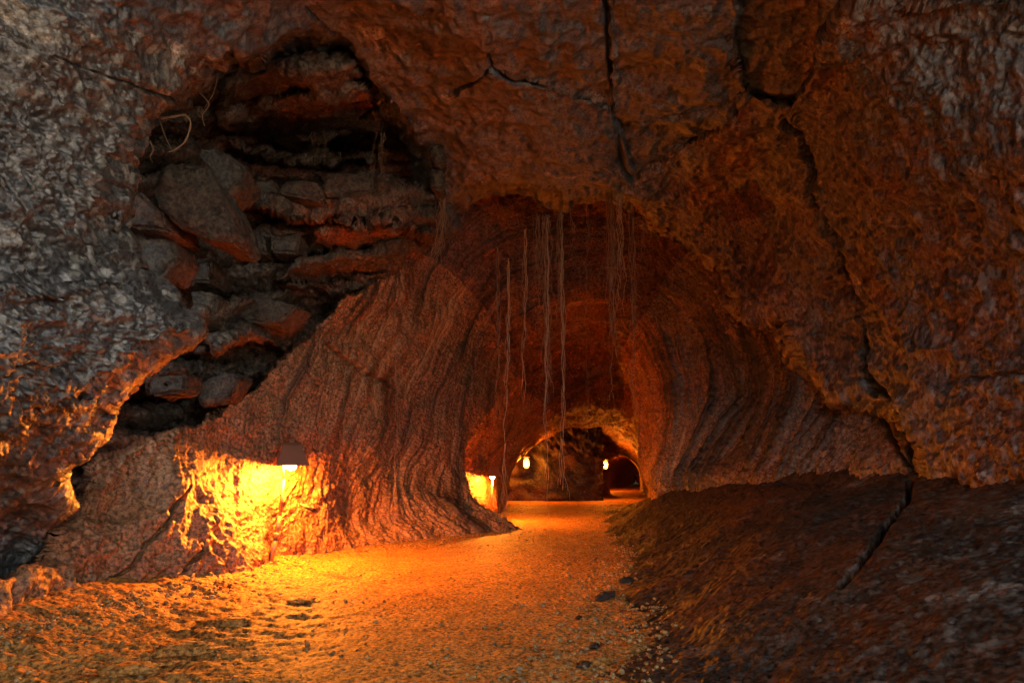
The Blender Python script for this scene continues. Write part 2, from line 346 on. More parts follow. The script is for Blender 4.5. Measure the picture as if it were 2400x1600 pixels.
def catmull(A, t):
    """A (k, ...) t in [0,k-1]"""
    k = len(A); i = np.clip(np.floor(t).astype(int), 0, k-2); f = (t-i)
    f = f.reshape(f.shape + (1,)*(A.ndim-1))
    g = lambda j: A[np.clip(j, 0, k-1)]
    p0, p1, p2, p3 = g(i-1), g(i), g(i+1), g(i+2)
    m1 = (p2-p0)*.5*.85; m2 = (p3-p1)*.5*.85
    f2, f3 = f*f, f*f*f
    return (2*f3-3*f2+1)*p1 + (f3-2*f2+f)*m1 + (-2*f3+3*f2)*p2 + (f3-f2)*m2
def inner():
    A = np.array([[(px, py, 1000./d) for px, py in pts] for d, pts in RINGS], float)     # (rings, 14, 3)
    nr = len(RINGS)
    dens = [60, 90, 80, 75, 75, 75, 80, 80, 50, 60, 60, 50, 25, 60, 50, 30, 70, 40, 20, 15, 3]
    ts = np.concatenate([np.linspace(i, i+1, int(dens[i]/Q), endpoint=False) for i in range(nr-1)] + [[nr-1]])
    us = np.linspace(0, 13, int(1150/Q))
    B = catmull(A, ts)                                   # (T,14,3)
    C = catmull(np.swapaxes(B, 0, 1), us)                # (U,T,3)
    C = np.swapaxes(C, 0, 1)
    X, Y = C[..., 0].astype(np.float32), C[..., 1].astype(np.float32); D = (1000./C[..., 2]).astype(np.float32)
    T = np.broadcast_to(ts[:, None], X.shape).astype(np.float32); Uu = np.broadcast_to(us[None], X.shape).astype(np.float32)
    # alcove: broken edge, rock stands further back
    jx = X + 24*fbm(X, Y, X*0, 1/80., 4, .6, 23.1); jy = Y + 24*fbm(X, Y, X*0, 1/80., 4, .6, 29.7)
    m = soft_in(jx, jy, ALC, 6)*smooth((9.4-D)/.6)
    DA = adep(X, Y)
    for pts, a in LEDGES: DA = DA - a*soft_in(jx, jy, pts, 7)
    st = (Y + .12*X + 40*fbm(X, Y, X*0, 1/150., 3, .5, 31.))/74.
    fr = st-np.floor(st); DA = DA + .32*(np.abs(fr-.35)**1.3)*1.6*(.6+.8*np.clip(perlin(X/90., np.floor(st)*3.3, X*0)+.5, 0, 1))
    D = D*(1-m) + np.maximum(DA, 3.6)*m
    P = np.stack([(X-CX)*D/FOC, D, EYE+(HY-Y)*D/FOC], -1)
    n = normals(P); x, y, z = P[..., 0], P[..., 1], P[..., 2]
    sz = np.clip(D/8, .5, 1)*smooth((24.5-D)/4)*.9+.1
    # flow ribs: run round the section, change along the tube; finer grit on top
    w = T + .24*fbm(x, y, z, .6, 3, .5, 41.) - 1.0*smooth((Uu-.8)/4.2)*(1-smooth((Uu-6.5)/3))
    rib = 1.3*perlin(w*2.1, Uu*.35, Uu*0+3) + perlin(w*5.5, Uu*.5, Uu*0+7) + .6*perlin(w*12., Uu*.7, Uu*0+17) + .5*perlin(w*27., Uu*.9, Uu*0+27) + .35*perlin(w*52., Uu*1.2, Uu*0+37)
    ribm = (1-m)*(1-.55*smooth((3-Uu)/1.5)*smooth((9.-D)/1.))*(1-.45*smooth((D-9.4)/1.5))*(.35+.65*smooth((D-5.2)/1.5))*smooth((21-D)/1.5)
    h = .14*sz*fbm(x, y, z, 1.0, 3, .5, 6.6) + .08*sz*smooth((Uu-4.5)/1)*smooth((9.5-Uu)/1)*fbm(x, y*.6, z, 1.3, 4, .55, 66., True) + .10*rib*ribm*sz*(.75+.85*smooth((Uu-5)/2))*(.5+.9*np.clip(.5+1.6*fbm(x, y, z, .55, 2, .5, 61.), 0, 1)) + .035*fbm(x, y, z, 5, 3, .6, 7.7, True)
    low = (1-m)*smooth((6.2-D)/1.)*smooth((Y-1000)/150.)   # lumpy lower left wall
    h += low*(.14*fbm(x, y, z*.8, 1.6, 3, .5, 3.3) + .10*fbm(x*1.3, y*1.3, z*.6-x, 2.6, 3, .5, 6.3, True))
    calm = .35+1.1*np.clip(.5+1.5*fbm(x, y, z, 1.1, 2, .5, 71.), 0, 1)
    h += calm*.018*fbm(x, y, z, 14, 2, .6, 8.1) + .008*fbm(x, y, z, 40, 1, .6, 1.1)
    h += m*.05*fbm(x, y, z*2.5, 5, 3, .6, 12.)
    cw = 0
    j2x = X + 8*fbm(X, Y, X*0, 1/40., 3, .6, 13.); j2y = Y + 8*fbm(X, Y, X*0, 1/40., 3, .6, 17.)
    for pts, wd, dp in G_CRACKS:
        d, _, _ = seg_dist(j2x, j2y, pts); cw = cw + dp*np.exp(-(d/wd)**4)*(D < 9.6)
    P = P + n*(h-cw)[..., None]
    mq = m[:-1, :-1] > .5; uq = Uu[:-1, :-1]; tq = T[:-1, :-1]
    allq = np.ones(mq.shape, bool)
    left = (uq < 5.5) & ~mq & (tq < 16.0); roof = (uq >= 5.5) & (uq < 8.5) & ~mq & (tq < 16.0); right = (uq >= 8.5) & ~mq & (tq < 16.0)
    endw = ~mq & (tq >= 16.0) & (tq < 17.0); side = ~mq & (tq >= 17.0)
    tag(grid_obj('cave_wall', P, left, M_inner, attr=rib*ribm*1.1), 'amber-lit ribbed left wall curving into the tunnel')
    tag(grid_obj('cave_ceiling', P, roof, M_roof, attr=rib*ribm*1.1), 'ribbed roof of the inner tunnel, shade put into its dark red colour')
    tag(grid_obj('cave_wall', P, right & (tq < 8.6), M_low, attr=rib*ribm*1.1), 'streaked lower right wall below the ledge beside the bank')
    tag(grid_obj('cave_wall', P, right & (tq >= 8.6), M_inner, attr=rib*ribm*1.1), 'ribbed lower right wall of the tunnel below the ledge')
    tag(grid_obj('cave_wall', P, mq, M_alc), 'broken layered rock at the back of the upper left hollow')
    tag(grid_obj('cave_wall', P, endw, M_inner), 'dark end wall of the tunnel between the far lamps')
    tag(grid_obj('side_passage', P, side, M_inner), 'side passage leading right beyond the end wall')
inner()

# ------------------------------------------------------------------ ground and bank
def foot(d): return np.interp(d, [0, 2.8, 3.3, 4.5, 6.1, 8, 10, 14, 18, 22], [.25, .42, .55, .85, 1.25, 1.42, 1.7, 2.15, 3.2, 4.6])
def gz(x, d):
    h = .05*fbm(x, d, x*0, .45, 2, .5, 3.) + .012*fbm(x, d, x*0, 3.5, 3, .55, 5.) 
    # ruts and clods toward the left wall
    l = smooth((-.6-x)/1.2)*smooth((7-d)/2)
    h = h + l*(.05*fbm(x*.8, d*1.6, x*0, 3.0, 3, .6, 9., True)) + .16*smooth((-2.0-x)/.9)*smooth((12-d)/3)
    return h
def ground():
    d1 = np.linspace(-9, 1.2, 60)[:-1]; d2 = 1.2*(34/1.2)**np.linspace(0, 1, int(900/Q)); ds = np.concatenate([d1, d2])
    s = np.linspace(-1.05, 1.05, int(1150/Q))
    Dm, S = np.meshgrid(ds, s, indexing='ij'); W = np.maximum(np.abs(Dm), 0)*.75+2.0
    X = S*np.minimum(W, 9)
    X = X.astype(np.float32); Dm = Dm.astype(np.float32)
    z = gz(X, Dm) + .007*fbm(X, Dm, X*0, 12, 3, .65, 1.) + .006*fbm(X, Dm, X*0, 45, 2, .7, 2.)
    z += .05*smooth((X-foot(Dm)+.5)/.6)*fbm(X, Dm, X*0, 2.5, 3, .6, 4.)
    P = np.stack([X, Dm, z], -1)
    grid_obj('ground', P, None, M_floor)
    # bank of rubble along the right wall
    s = np.linspace(0, 1, int(750/Q)); ds = 1.0*(15/1.0)**np.linspace(0, 1, int(1400/Q))
    ds = np.concatenate([np.linspace(-6, 1, 60)[:-1], ds])
    Dm, S = np.meshgrid(ds, s, indexing='ij'); f0 = foot(Dm)-.30+.22*fbm(Dm, Dm*0, Dm*0, .8, 3, .6, 50.)
    wd = np.interp(Dm, [0, 8, 12, 20], [3.6, 3.3, 3.4, 5.5])
    X = (f0 + S*(wd-f0)).astype(np.float32); Dm = Dm.astype(np.float32)
    top = np.interp(Dm, [0, 3.6, 7, 10.5, 14.5], [.92, .9, .86, .72, .02]); sl = np.clip((X-f0)/(2.95-f0), 0, 1.2)
    wob = fbm(X, Dm, X*0, .8, 3, .5, 14.)
    prof = np.where(sl < 1, .15*sl + .85*smooth(sl*1.0), 1+.1*(sl-1))
    edge = smooth(sl/.22)
    z = -.07 + top*prof + .0*wob + edge*(.10*wob*smooth((1.05-sl)/.3) + .02*fbm(X, Dm, X*0, 2.6, 3, .55, 15., True) + .018*fbm(X, Dm, X*0, 8, 3, .6, 16.) + .010*fbm(X, Dm, X*0, 22, 2, .6, 18.))
    # a little cliff where the bank steps down to the floor
    z += .14*smooth((sl-.93)/.16)*(1+.3*wob)
    z += .03*smooth(sl/.10)*np.clip(.5+1.5*fbm(X, Dm, X*0, 1.3, 2, .5, 19.), 0, 1)
    PX = CX + X*FOC/np.maximum(Dm, .8); PY = HY-(z-EYE)*FOC/np.maximum(Dm, .8)
    for pts, w in (([(2092, 1100), (2085, 1140), (2040, 1200), (2005, 1250), (1990, 1275), (1930, 1345)], 7),):
        q, _, _ = seg_dist(PX + 6*fbm(PX, PY, PX*0, 1/30., 2, .5, 3.), PY + 6*fbm(PX, PY, PX*0, 1/30., 2, .5, 8.), pts)
        z = z - .15*np.exp(-(q/(w*.75))**2)
    P = np.stack([X, Dm, z], -1)
    tag(grid_obj('rubble_bank', P, None, M_bank), 'gritty bank of rubble, shade put into its colour, sloping up to the right wall')
ground()

# ------------------------------------------------------------------ rear of the cave, open to daylight behind the camera on the right
def sky_blocker():  # unseen hull added to stop sky leaking through gaps in the rock
    th = np.linspace(-.15, math.pi+.15, 90); ys = np.linspace(.5, 40, 120)
    Y, TH = np.meshgrid(ys, th, indexing='ij'); k = np.sqrt(np.clip((40.01-Y)/6, 0, 1))
    x = 11*np.cos(TH)*k; z = 9.5*np.sin(TH)*k
    n = fbm(x, Y, z, .3, 3, .5, 90.)
    grid_obj('sky_blocker', np.stack([x*(1+.12*n), Y, z*(1+.12*n)], -1), None, M_out)
def outside():  # added so sunlight bounces up onto the cave ceiling
    xs = np.linspace(3.2, 26, 160); ys = np.linspace(-22, -1.5, 160)
    Y, X = np.meshgrid(ys, xs, indexing='ij')
    z = .06 + .25*fbm(X, Y, X*0, .4, 4, .5, 81.) + .02*(X-3)
    tag(grid_obj('ground', np.stack([X, Y, z], -1), None, M_out), 'pale unseen ground added outside the cave mouth to bounce sunlight in')
def rear():
    th = np.linspace(math.radians(-18), math.radians(198), 240); s = np.linspace(0, 1, 120)
    S, TH = np.meshgrid(s, th, indexing='ij')
    A = S*math.radians(37); Rc = 5.2  # unseen bend shaped to keep daylight off the inner tunnel
    ca, sa = np.cos(A), np.sin(A); lat = 3.7*np.cos(TH)*(1+.1*S)
    x = .2 + Rc*(1-ca) + lat*ca; y = 2.6 - Rc*1.0*sa + lat*sa - .6*S
    z = 1.0 + 3.4*np.sin(TH)*(1+.1*S)
    P = np.stack([x, y, z], -1).astype(np.float32)
    n = normals(P); x, y, z = P[..., 0], P[..., 1], P[..., 2]
    P = P + n*(.35*fbm(x, y, z, .7, 4, .55, 21.))[..., None]
    tag(grid_obj('cave_wall', P, None, M_lin), 'rough rock of the cave mouth behind the viewpoint')
rear(); outside(); sky_blocker()

# ------------------------------------------------------------------ loose slabs wedged in the hollow
def slab(poly, d, th, seed, mat=M_block, tilt=0.0, amp=.02, name='rock_slab'):
    """a broken block: outline extruded away, corners worn, faces roughened"""
    import bmesh
    bm = bmesh.new(); rr = random.Random(seed)
    f = [bm.verts.new(at(px, py, d + tilt*(px-poly[0][0])/200.)) for px, py in poly]
    c = sum((v.co for v in f), f[0].co*0)/len(f)
    b = []
    for v in f:
        q = c + (v.co-c)*(.92+.1*rr.random()); b.append(bm.verts.new((q.x*1.0, q.y+th, q.z+.03*th)))
    n = len(f); bm.faces.new(f); bm.faces.new(b[::-1])
    for i in range(n): bm.faces.new((f[i], b[i], b[(i+1) % n], f[(i+1) % n]))
    bmesh.ops.recalc_face_normals(bm, faces=bm.faces)
    bmesh.ops.bevel(bm, geom=bm.edges[:], offset=.02, segments=2, affect='EDGES', clamp_overlap=True)
    bmesh.ops.triangulate(bm, faces=bm.faces)
    for _ in range(5):
        long = [e for e in bm.edges if e.calc_length() > .035]
        if not long or len(bm.verts) > 9000: break
        bmesh.ops.subdivide_edges(bm, edges=long, cuts=1)
        bmesh.ops.triangulate(bm, faces=bm.faces)
    bm.normal_update()
    co = np.array([v.co[:] for v in bm.verts], np.float32); no = np.array([v.normal[:] for v in bm.verts])
    h = amp*2.2*fbm(co[:, 0], co[:, 1], co[:, 2], 3.5, 3, .6, seed) + amp*fbm(co[:, 0], co[:, 1], co[:, 2], 14, 3, .6, seed+3.)
    co = co + no*h[:, None]
    base = co.mean(0)
    for v, q in zip(bm.verts, co): v.co = q - base
    me = bpy.data.meshes.new(name); bm.to_mesh(me); bm.free()
    me.polygons.foreach_set('use_smooth', [True]*len(me.polygons)); me.materials.append(mat)
    o = bpy.data.objects.new(name, me); col.objects.link(o); o.location = base.tolist()
    return o
SL = [
 ([(365,400),(400,372),(470,385),(500,440),(538,520),(535,556),(480,548),(420,520),(365,480)], 4.35, .5, 'largest pale grey rock slab jutting out of the hollow, pointed at its lower right'),
 ([(455,345),(500,340),(560,385),(556,420),(505,450),(480,400)], 4.9, .4, 'dark block wedged behind the upper corner of the big pale slab'),
 ([(245,440),(310,430),(370,480),(385,530),(300,525),(240,505)], 4.3, .5, 'brown block against the left rim of the hollow'),
 ([(300,535),(385,540),(405,590),(365,640),(320,600)], 4.45, .4, 'small mossy block below the brown block at the left rim'),
 ([(640,425),(665,405),(735,420),(738,462),(640,445)], 5.75, .4, 'grey peaked block sitting on the middle ledge of the hollow'),
 ([(560,415),(630,412),(645,445),(555,450)], 5.8, .4, 'flat dark block left of the grey peaked block on the ledge'),
 ([(742,397),(855,395),(862,440),(745,450)], 5.85, .5, 'long flat topped block at the right end of the middle ledge'),
 ([(545,530),(600,535),(610,580),(550,575)], 6.0, .3, 'squarish dark block below the middle ledge, left one of two'),
 ([(618,540),(690,535),(685,585),(620,578)], 6.05, .3, 'squarish mossy block below the middle ledge, right one of two'),
 ([(435,590),(485,588),(488,650),(425,648)], 5.2, .35, 'upright brown block standing on the lower ledge'),
 ([(438,665),(500,680),(495,722),(440,720)], 5.15, .4, 'dark block under the lower ledge beside a gap'),
 ([(505,690),(600,680),(690,700),(640,745),(505,735)], 5.7, .4, 'wide dark grey block set above the orange rock shelf'),
 ([(345,868),(430,855),(425,902),(345,910)], 4.9, .3, 'pale yellowish block low in the dark recess'),
 ([(455,880),(520,850),(560,865),(520,920),(465,935)], 5.6, .3, 'olive grey block just above the orange wall edge'),
 ([(988,322),(1018,318),(1022,372),(1000,380),(985,350)], 6.2, .3, 'rounded grey knob of rock at the right rim of the hollow'),
 ([(985,385),(1022,392),(1018,440),(990,432)], 6.35, .3, 'light grey stone below the rounded knob at the right rim'),
]
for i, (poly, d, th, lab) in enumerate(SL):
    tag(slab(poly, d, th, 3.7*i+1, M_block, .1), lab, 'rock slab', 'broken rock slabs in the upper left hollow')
tag(slab([(1120,1160),(1125,1085),(1165,1055),(1205,1020),(1246,990),(1285,975),(1340,970),(1386,985),(1383,1060),(1386,1155)], 17.6, 2.2, 91., M_bank, 0, .08, 'rock_pillar'), 'broad rock pillar coloured dark as if unlit, standing between the two far lamps', 'rock pillar')  # dark material stands in for shade on the face between the lamps
# stones on the floor and along the bank
def stone(px, py, r, seed, lab, mat=M_bank, flat=.6, long=1.0, rz=0.0, name='lava_stone'):
    import bmesh
    d = FOC/(py-HY)
    x = (px-CX)*d/FOC
    bm = bmesh.new(); bmesh.ops.create_icosphere(bm, subdivisions=4, radius=1)
    co = np.array([v.co[:] for v in bm.verts], np.float32)
    s = 1 + .55*fbm(co[:, 0], co[:, 1], co[:, 2], 1.1, 3, .6, seed) + .2*fbm(co[:, 0], co[:, 1], co[:, 2], 4, 3, .6, seed+1)
    co = co*s[:, None]*np.array([r*long, r, r*flat])
    c, s_ = math.cos(rz), math.sin(rz)
    for v, q in zip(bm.verts, co): v.co = (q[0]*c-q[1]*s_, q[0]*s_+q[1]*c, q[2])
    me = bpy.data.meshes.new(name); bm.to_mesh(me); bm.free()
    me.polygons.foreach_set('use_smooth', [True]*len(me.polygons)); me.materials.append(mat)
    o = bpy.data.objects.new(name, me); col.objects.link(o)
    f0 = float(foot(np.array([d]))[0])
    o.location = (x, d, float(gz(np.array([x], np.float32), np.array([d], np.float32))[0]) + r*flat*.45)
    return tag(o, lab, 'stone', 'loose stones on the cave floor')
ST = [(1392,1372,.06,'long black stone leaning at the foot of the right bank',1.9,.9), (1438,1335,.045,'small black stone just above the long black one by the bank',1.6,.5),
      (1440,1188,.16,'dark stone at the far foot of the right bank',1,.2), (1452,1240,.09,'small lump halfway along the foot of the right bank',1,.2),
      (1330,1418,.022,'pebble alone on the lit floor left of the bank',1,.3), (1365,1490,.028,'dark pebble near the bottom of the picture by the bank',1.2,.4),
      (1340,1532,.03,'lowest pebble near the bottom edge of the picture',1.3,.7), (912,1215,.1,'dark stone tucked under the left wall beyond the near lamp',1,.2),
      (690,1385,.05,'flat clod on the brightest part of the floor',2.0,.2), (515,1440,.07,'wide clod on the rutted floor left of the bright patch',2.4,.1),
      (430,1500,.08,'largest clod on the rutted floor near the lower left corner',2.2,.2), (300,1545,.07,'clod nearest to the lower left corner',2.0,.1)]
for i, (px, py, r, lab, lg, rz) in enumerate(ST):
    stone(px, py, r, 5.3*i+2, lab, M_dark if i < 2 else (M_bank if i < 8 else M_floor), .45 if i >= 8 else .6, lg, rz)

def gravel():
    rg = np.random.RandomState(5); n = 6500
    d = 2.3*(16/2.3)**(rg.rand(n)**1.2); side = rg.rand(n)
    lx = np.interp(d, [2, 4.2, 5, 6.3, 7, 7.8, 8.8, 9.6, 10.2, 16], [-2.9, -2.6, -2.5, -2.4, -2.05, -1.55, -.6, .2, -.8, -.1]); fx = foot(d)
    x = np.where(side < .25, lx+.02+np.abs(rg.randn(n))*.22, np.where(side < .6, fx-.05+rg.randn(n)*.35, lx+(fx+.3-lx)*rg.rand(n)))
    r = .0035+.013*rg.rand(n)**4 + np.where(side < .6, .010*rg.rand(n)**3, 0)
    import bmesh
    bm = bmesh.new(); bmesh.ops.create_icosphere(bm, subdivisions=1, radius=1)
    bv = np.array([v.co[:] for v in bm.verts]); bf = np.array([[v.index for v in f.verts] for f in bm.faces]); bm.free()
    z = gz(x.astype(np.float32), d.astype(np.float32)) + .05*smooth((x-fx+.5)/.6)*fbm(x, d, x*0, 2.5, 3, .6, 4.)
    z = np.maximum(z, np.where(x > fx-.1, z+.12*(x-fx+.1), z))
    V = bv[None]*(1+.35*rg.randn(n, len(bv), 1)*.6)*(r[:, None, None]*np.array([1.2, 1, .8]))
    a = rg.rand(n)*6.28; c, s_ = np.cos(a)[:, None], np.sin(a)[:, None]
    X = V[..., 0]*c-V[..., 1]*s_+x[:, None]; Y = V[..., 0]*s_+V[..., 1]*c+d[:, None]; Z = V[..., 2]+(z+r*.25)[:, None]
    F = (bf[None]+(np.arange(n)*len(bv))[:, None, None]).reshape(-1, 3)
    me = bpy.data.meshes.new('gravel'); VV = np.stack([X, Y, Z], -1).reshape(-1, 3).astype(np.float32)
    me.vertices.add(len(VV)); me.vertices.foreach_set('co', VV.ravel()); me.loops.add(F.size); me.loops.foreach_set('vertex_index', F.ravel().astype(np.int32))
    me.polygons.add(len(F)); me.polygons.foreach_set('loop_start', np.arange(0, F.size, 3, dtype=np.int32)); me.update(calc_edges=True)
    me.materials.append(M_gravel); o = bpy.data.objects.new('gravel', me); col.objects.link(o)
    tag(o, 'loose gravel scattered over the cave floor and along its edges', 'gravel', kind='stuff')
gravel()
# ------------------------------------------------------------------ roots
def tube_mesh(paths, rad, seg=5):
    V, Fc = [], []
    for p, r0 in paths:
        n = len(p); b = len(V)
        for i, q in enumerate(p):
            r = r0*(1-.55*i/(n-1))*(1+.25*math.sin(i*1.7+b))
            for k in range(seg):
                a = 2*math.pi*k/seg; V.append((q[0]+r*math.cos(a), q[1]+r*math.sin(a), q[2]))
        for i in range(n-1):
            for k in range(seg):
                k2 = (k+1) % seg
                Fc.append((b+i*seg+k, b+i*seg+k2, b+(i+1)*seg+k2, b+(i+1)*seg+k))
    return V, Fc
def strand(px, y0, y1, d, rr, wig=.012, drift=0.0):
    n = max(10, int((y1-y0)/12)); p0 = at(px, y0, d); p1 = at(px+drift, y1, d)
    ph = [rr.uniform(0, 6.3) for _ in range(4)]; out = []
    for i in range(n+1):
        t = i/n; a = wig*(.3+t)
        out.append((p0[0]+(p1[0]-p0[0])*t+a*math.sin(7*t+ph[0])+a*.6*math.sin(23*t+ph[1])+.006*math.sin(61*t+ph[3]), d+a*math.sin(9*t+ph[2]), p0[2]+(p1[2]-p0[2])*t))
    return out
def root(px, y0, y1, d, n, spread, lab, r=.005, mat=M_root, drift=0, seed=None, wig=.012):
    rr = random.Random(seed or px*7+y0); paths = []
    for k in range(int(n*1.5)):
        a = rr.gauss(0, spread); e = y1 if k == 0 else y0+(y1-y0)*rr.uniform(.45, 1)
        paths.append((strand(px+a*.5, y0+rr.uniform(0, 12), e, d+rr.uniform(-.05, .05), rr, wig, drift+a*rr.uniform(-.4, .8)), r*rr.uniform(.5, 1.15)))
        for _ in range(rr.choice((1, 2, 3, 4))):        # side hairs
            q = paths[-1][0]; i = rr.randrange(len(q)//4, len(q)-2); s = rr.choice((-1, 1)); L = rr.uniform(.06, .22)
            paths.append(([(q[i][0]+s*L*.35*t*(1.4-t), q[i][1]+L*.1*t, q[i][2]-L*t) for t in (0, .2, .4, .6, .8, 1)], r*.4))
    V, Fc = tube_mesh(paths, r)
    b = at(px, y0, d); V = [(x-b[0], y-b[1], z-b[2]) for x, y, z in V]
    o = mesh_obj('hanging_root', V, Fc, mat); o.location = b
    return tag(o, lab, 'root', 'thin roots hanging from the ceiling')
RT = [(1022,330,640,6.6,9,16,'thick bundle of roots hanging at the right rim of the upper left hollow',.009,M_root,-14),
 (1000,560,640,6.9,5,8,'frayed short roots trailing beside the leftmost bundle',.006,M_root,-22),
 (1145,560,960,7.1,3,5,'leftmost long thin root in front of the tunnel',.006,M_root,0),
 (1168,590,1015,7.1,2,3,'pale straight root second from the left in front of the tunnel',.009,M_rootp,-4),
 (1158,1015,1245,6.6,2,3,'faint root end hanging low over the shadowed floor',.006,M_root,-2),
 (1205,520,945,7.1,3,4,'single root with a small knot hanging left of the central bundle',.008,M_rootp,-3),
 (1236,485,760,7.05,6,9,'dense short bundle left half of the central roots',.006,M_root,4),
 (1252,490,955,7.05,6,8,'widest central bundle of roots below the hanging rock lip',.008,M_root,6),
 (1257,500,1300,6.7,2,3,'longest root of all, reaching down over the floor',.006,M_rootp,-2),
 (1285,480,800,7.1,5,7,'thin bundle just right of the widest central bundle',.006,M_root,2),
 (1293,485,1125,7.1,3,4,'long root passing in front of the dark end wall',.008,M_rootp,2),
 (1312,470,600,7.1,3,6,'short wisps of root under the middle of the rock lip',.004,M_root,8),
 (1346,455,655,7.1,2,3,'short root between the central roots and the right hand bundle',.005,M_root,2),
 (1348,600,1010,7.6,1,2,'very fine root far behind between the two bundles',.005,M_root,1),
 (1400,440,830,6.9,8,9,'thick dark bundle hanging from the crack end at the right',.009,M_root,8),
 (1424,330,720,6.7,9,9,'broad pale bundle hanging from the vertical ceiling crack',.008,M_rootp,0),
 (1405,830,925,7.0,1,2,'short pale root tip dangling below the thick dark bundle',.009,M_rootp,-5),
 (1452,440,930,6.9,4,6,'faint straight root close to the right wall fold',.007,M_root,4),
 (1478,450,640,7.0,3,5,'thin root right of the broad pale bundle',.005,M_root,2),
 (1567,400,620,6.3,4,5,'single brown root hanging alone over the right wall',.006,M_root,5),
 (1574,620,850,7.0,1,2,'fine root continuing low over the ribbed right wall',.005,M_root,2),
 (915,760,1180,6.8,2,3,'faint root hanging over the amber left wall',.006,M_root,-4),
 (905,640,800,7.3,2,5,'dark root clinging to the upper left tunnel wall',.007,M_root,30),
 (548,150,215,4.7,1,2,'tiny root at the top left of the hollow',.005,M_root,2), (625,145,200,5.0,1,2,'tiny slanting root at the top middle of the hollow',.005,M_root,16),
 (718,300,345,6.2,2,8,'short pair of roots inside the hollow under the red roof',.005,M_root,0), (745,295,350,6.2,1,2,'short root right of the pair inside the hollow',.005,M_root,0),
 (878,300,415,6.0,5,10,'wispy roots at the right side of the hollow',.005,M_root,0)]
for a in RT: root(*a[:7], r=a[7]*.66, mat=a[8], drift=a[9], wig=.02)
def free_root(pts, d, r, lab, mat=M_root, cat='root', name='curled_root'):
    A = np.array([at(*(p if len(p) == 3 else (*p, d))) for p in pts]); t = np.linspace(0, len(A)-1, len(A)*8)
    Q = catmull(A, t); V, Fc = [], []
    import mathutils
    n = len(Q); seg = 6
    for i in range(n):
        tg = mathutils.Vector((Q[min(i+1, n-1)]-Q[max(i-1, 0)]).tolist()).normalized()
        u = tg.cross(mathutils.Vector((.3, 1, .2))).normalized(); v = tg.cross(u)
        rr = r*(1-.6*i/(n-1))*(1+.2*math.sin(i*.9))
        for k in range(seg):
            a = 2*math.pi*k/seg; c = mathutils.Vector(Q[i].tolist())+u*rr*math.cos(a)+v*rr*math.sin(a); V.append(tuple(c))
    for i in range(n-1):
        for k in range(seg): Fc.append((i*seg+k, i*seg+(k+1) % seg, (i+1)*seg+(k+1) % seg, (i+1)*seg+k))
    b = at(pts[0][0], pts[0][1], pts[0][2] if len(pts[0]) == 3 else d); V = [(x-b[0], y-b[1], z-b[2]) for x, y, z in V]
    o = mesh_obj(name, V, Fc, mat); o.location = b
    return tag(o, lab, cat)
free_root([(370,272),(400,268),(425,265),(438,285),(425,325),(400,345),(385,350)], 3.9, .008, 'largest curled root looping out from the left rim of the hollow')
free_root([(368,280),(378,310),(395,345)], 3.95, .005, 'fine root crossing the loop of the largest curled root')
free_root([(345,325),(352,345),(345,360),(350,372)], 3.8, .005, 'small kinked root under the large curled root')
free_root([(460,215),(480,240),(465,265),(470,290)], 4.2, .005, 'forked root hanging where the rim meets the hollow roof')
free_root([(500,180),(490,215),(478,235),(462,262)], 4.3, .004, 'fine root beside the forked root at the hollow rim')
free_root([(270,405),(275,425),(266,450)], 3.4, .005, 'short root against the lowest part of the left rim')

# ------------------------------------------------------------------ lamps
def empty(name, loc, rz=0):
    o = bpy.data.objects.new(name, None); col.objects.link(o); o.location = loc; o.rotation_euler = (0, 0, rz); return o
def frustum(b, t, h, th=.006, z0=0):
    """open-bottomed hood with real thickness; side faces keep their crisp folds"""
    V = []; 
    for (w, z, i) in ((b, z0, 0), (t, z0+h, 0), (b-th*2, z0, 1), (t-th*2, z0+h-th, 1)):
        V += [(-w/2, -w/2, z), (w/2, -w/2, z), (w/2, w/2, z), (-w/2, w/2, z)]
    Fc = []
    for k in range(4):
        j = (k+1) % 4
        Fc += [(k, j, 4+j, 4+k), (8+j, 8+k, 12+k, 12+j), (k, 8+k, 8+j, j)]
    Fc += [(4, 5, 6, 7), (15, 14, 13, 12)]
    return V, Fc
def cyl(p0, p1, r, seg=14, r1=None):
    import mathutils
    a = mathutils.Vector(p0); b = mathutils.Vector(p1); t = (b-a).normalized()
    u = t.orthogonal().normalized(); v = t.cross(u); V = []; Fc = []
    for q, rr in ((a, r), (b, r1 or r)):
        for k in range(seg):
            w = 2*math.pi*k/seg; V.append(tuple(q+u*rr*math.cos(w)+v*rr*math.sin(w)))
    for k in range(seg): Fc.append((k, (k+1) % seg, seg+(k+1) % seg, seg+k))
    Fc += [tuple(range(seg))[::-1], tuple(range(seg, 2*seg))]
    return V, Fc
def bulb_mesh(r, h, z):
    V, Fc = [], []; prof = [(0, 0), (.6, .04), (.95, .2), (1, .5), (.85, .8), (.5, .95), (0, 1)]; s = 14
    for pr, pz in prof:
        for k in range(s): a = 2*math.pi*k/s; V.append((max(pr, .02)*r*math.cos(a), max(pr, .02)*r*math.sin(a), z+pz*h))
    for i in range(len(prof)-1):
        for k in range(s): Fc.append((i*s+k, i*s+(k+1) % s, (i+1)*s+(k+1) % s, (i+1)*s+k))
    return V, Fc
def add_light(name, loc, watts, r=.03, c=AMB, parent=None):
    l = bpy.data.lights.new(name, 'POINT'); l.energy = watts; l.color = c; l.shadow_soft_size = r
    o = bpy.data.objects.new(name, l); col.objects.link(o); o.location = loc
    if parent: o.parent = parent
    return o
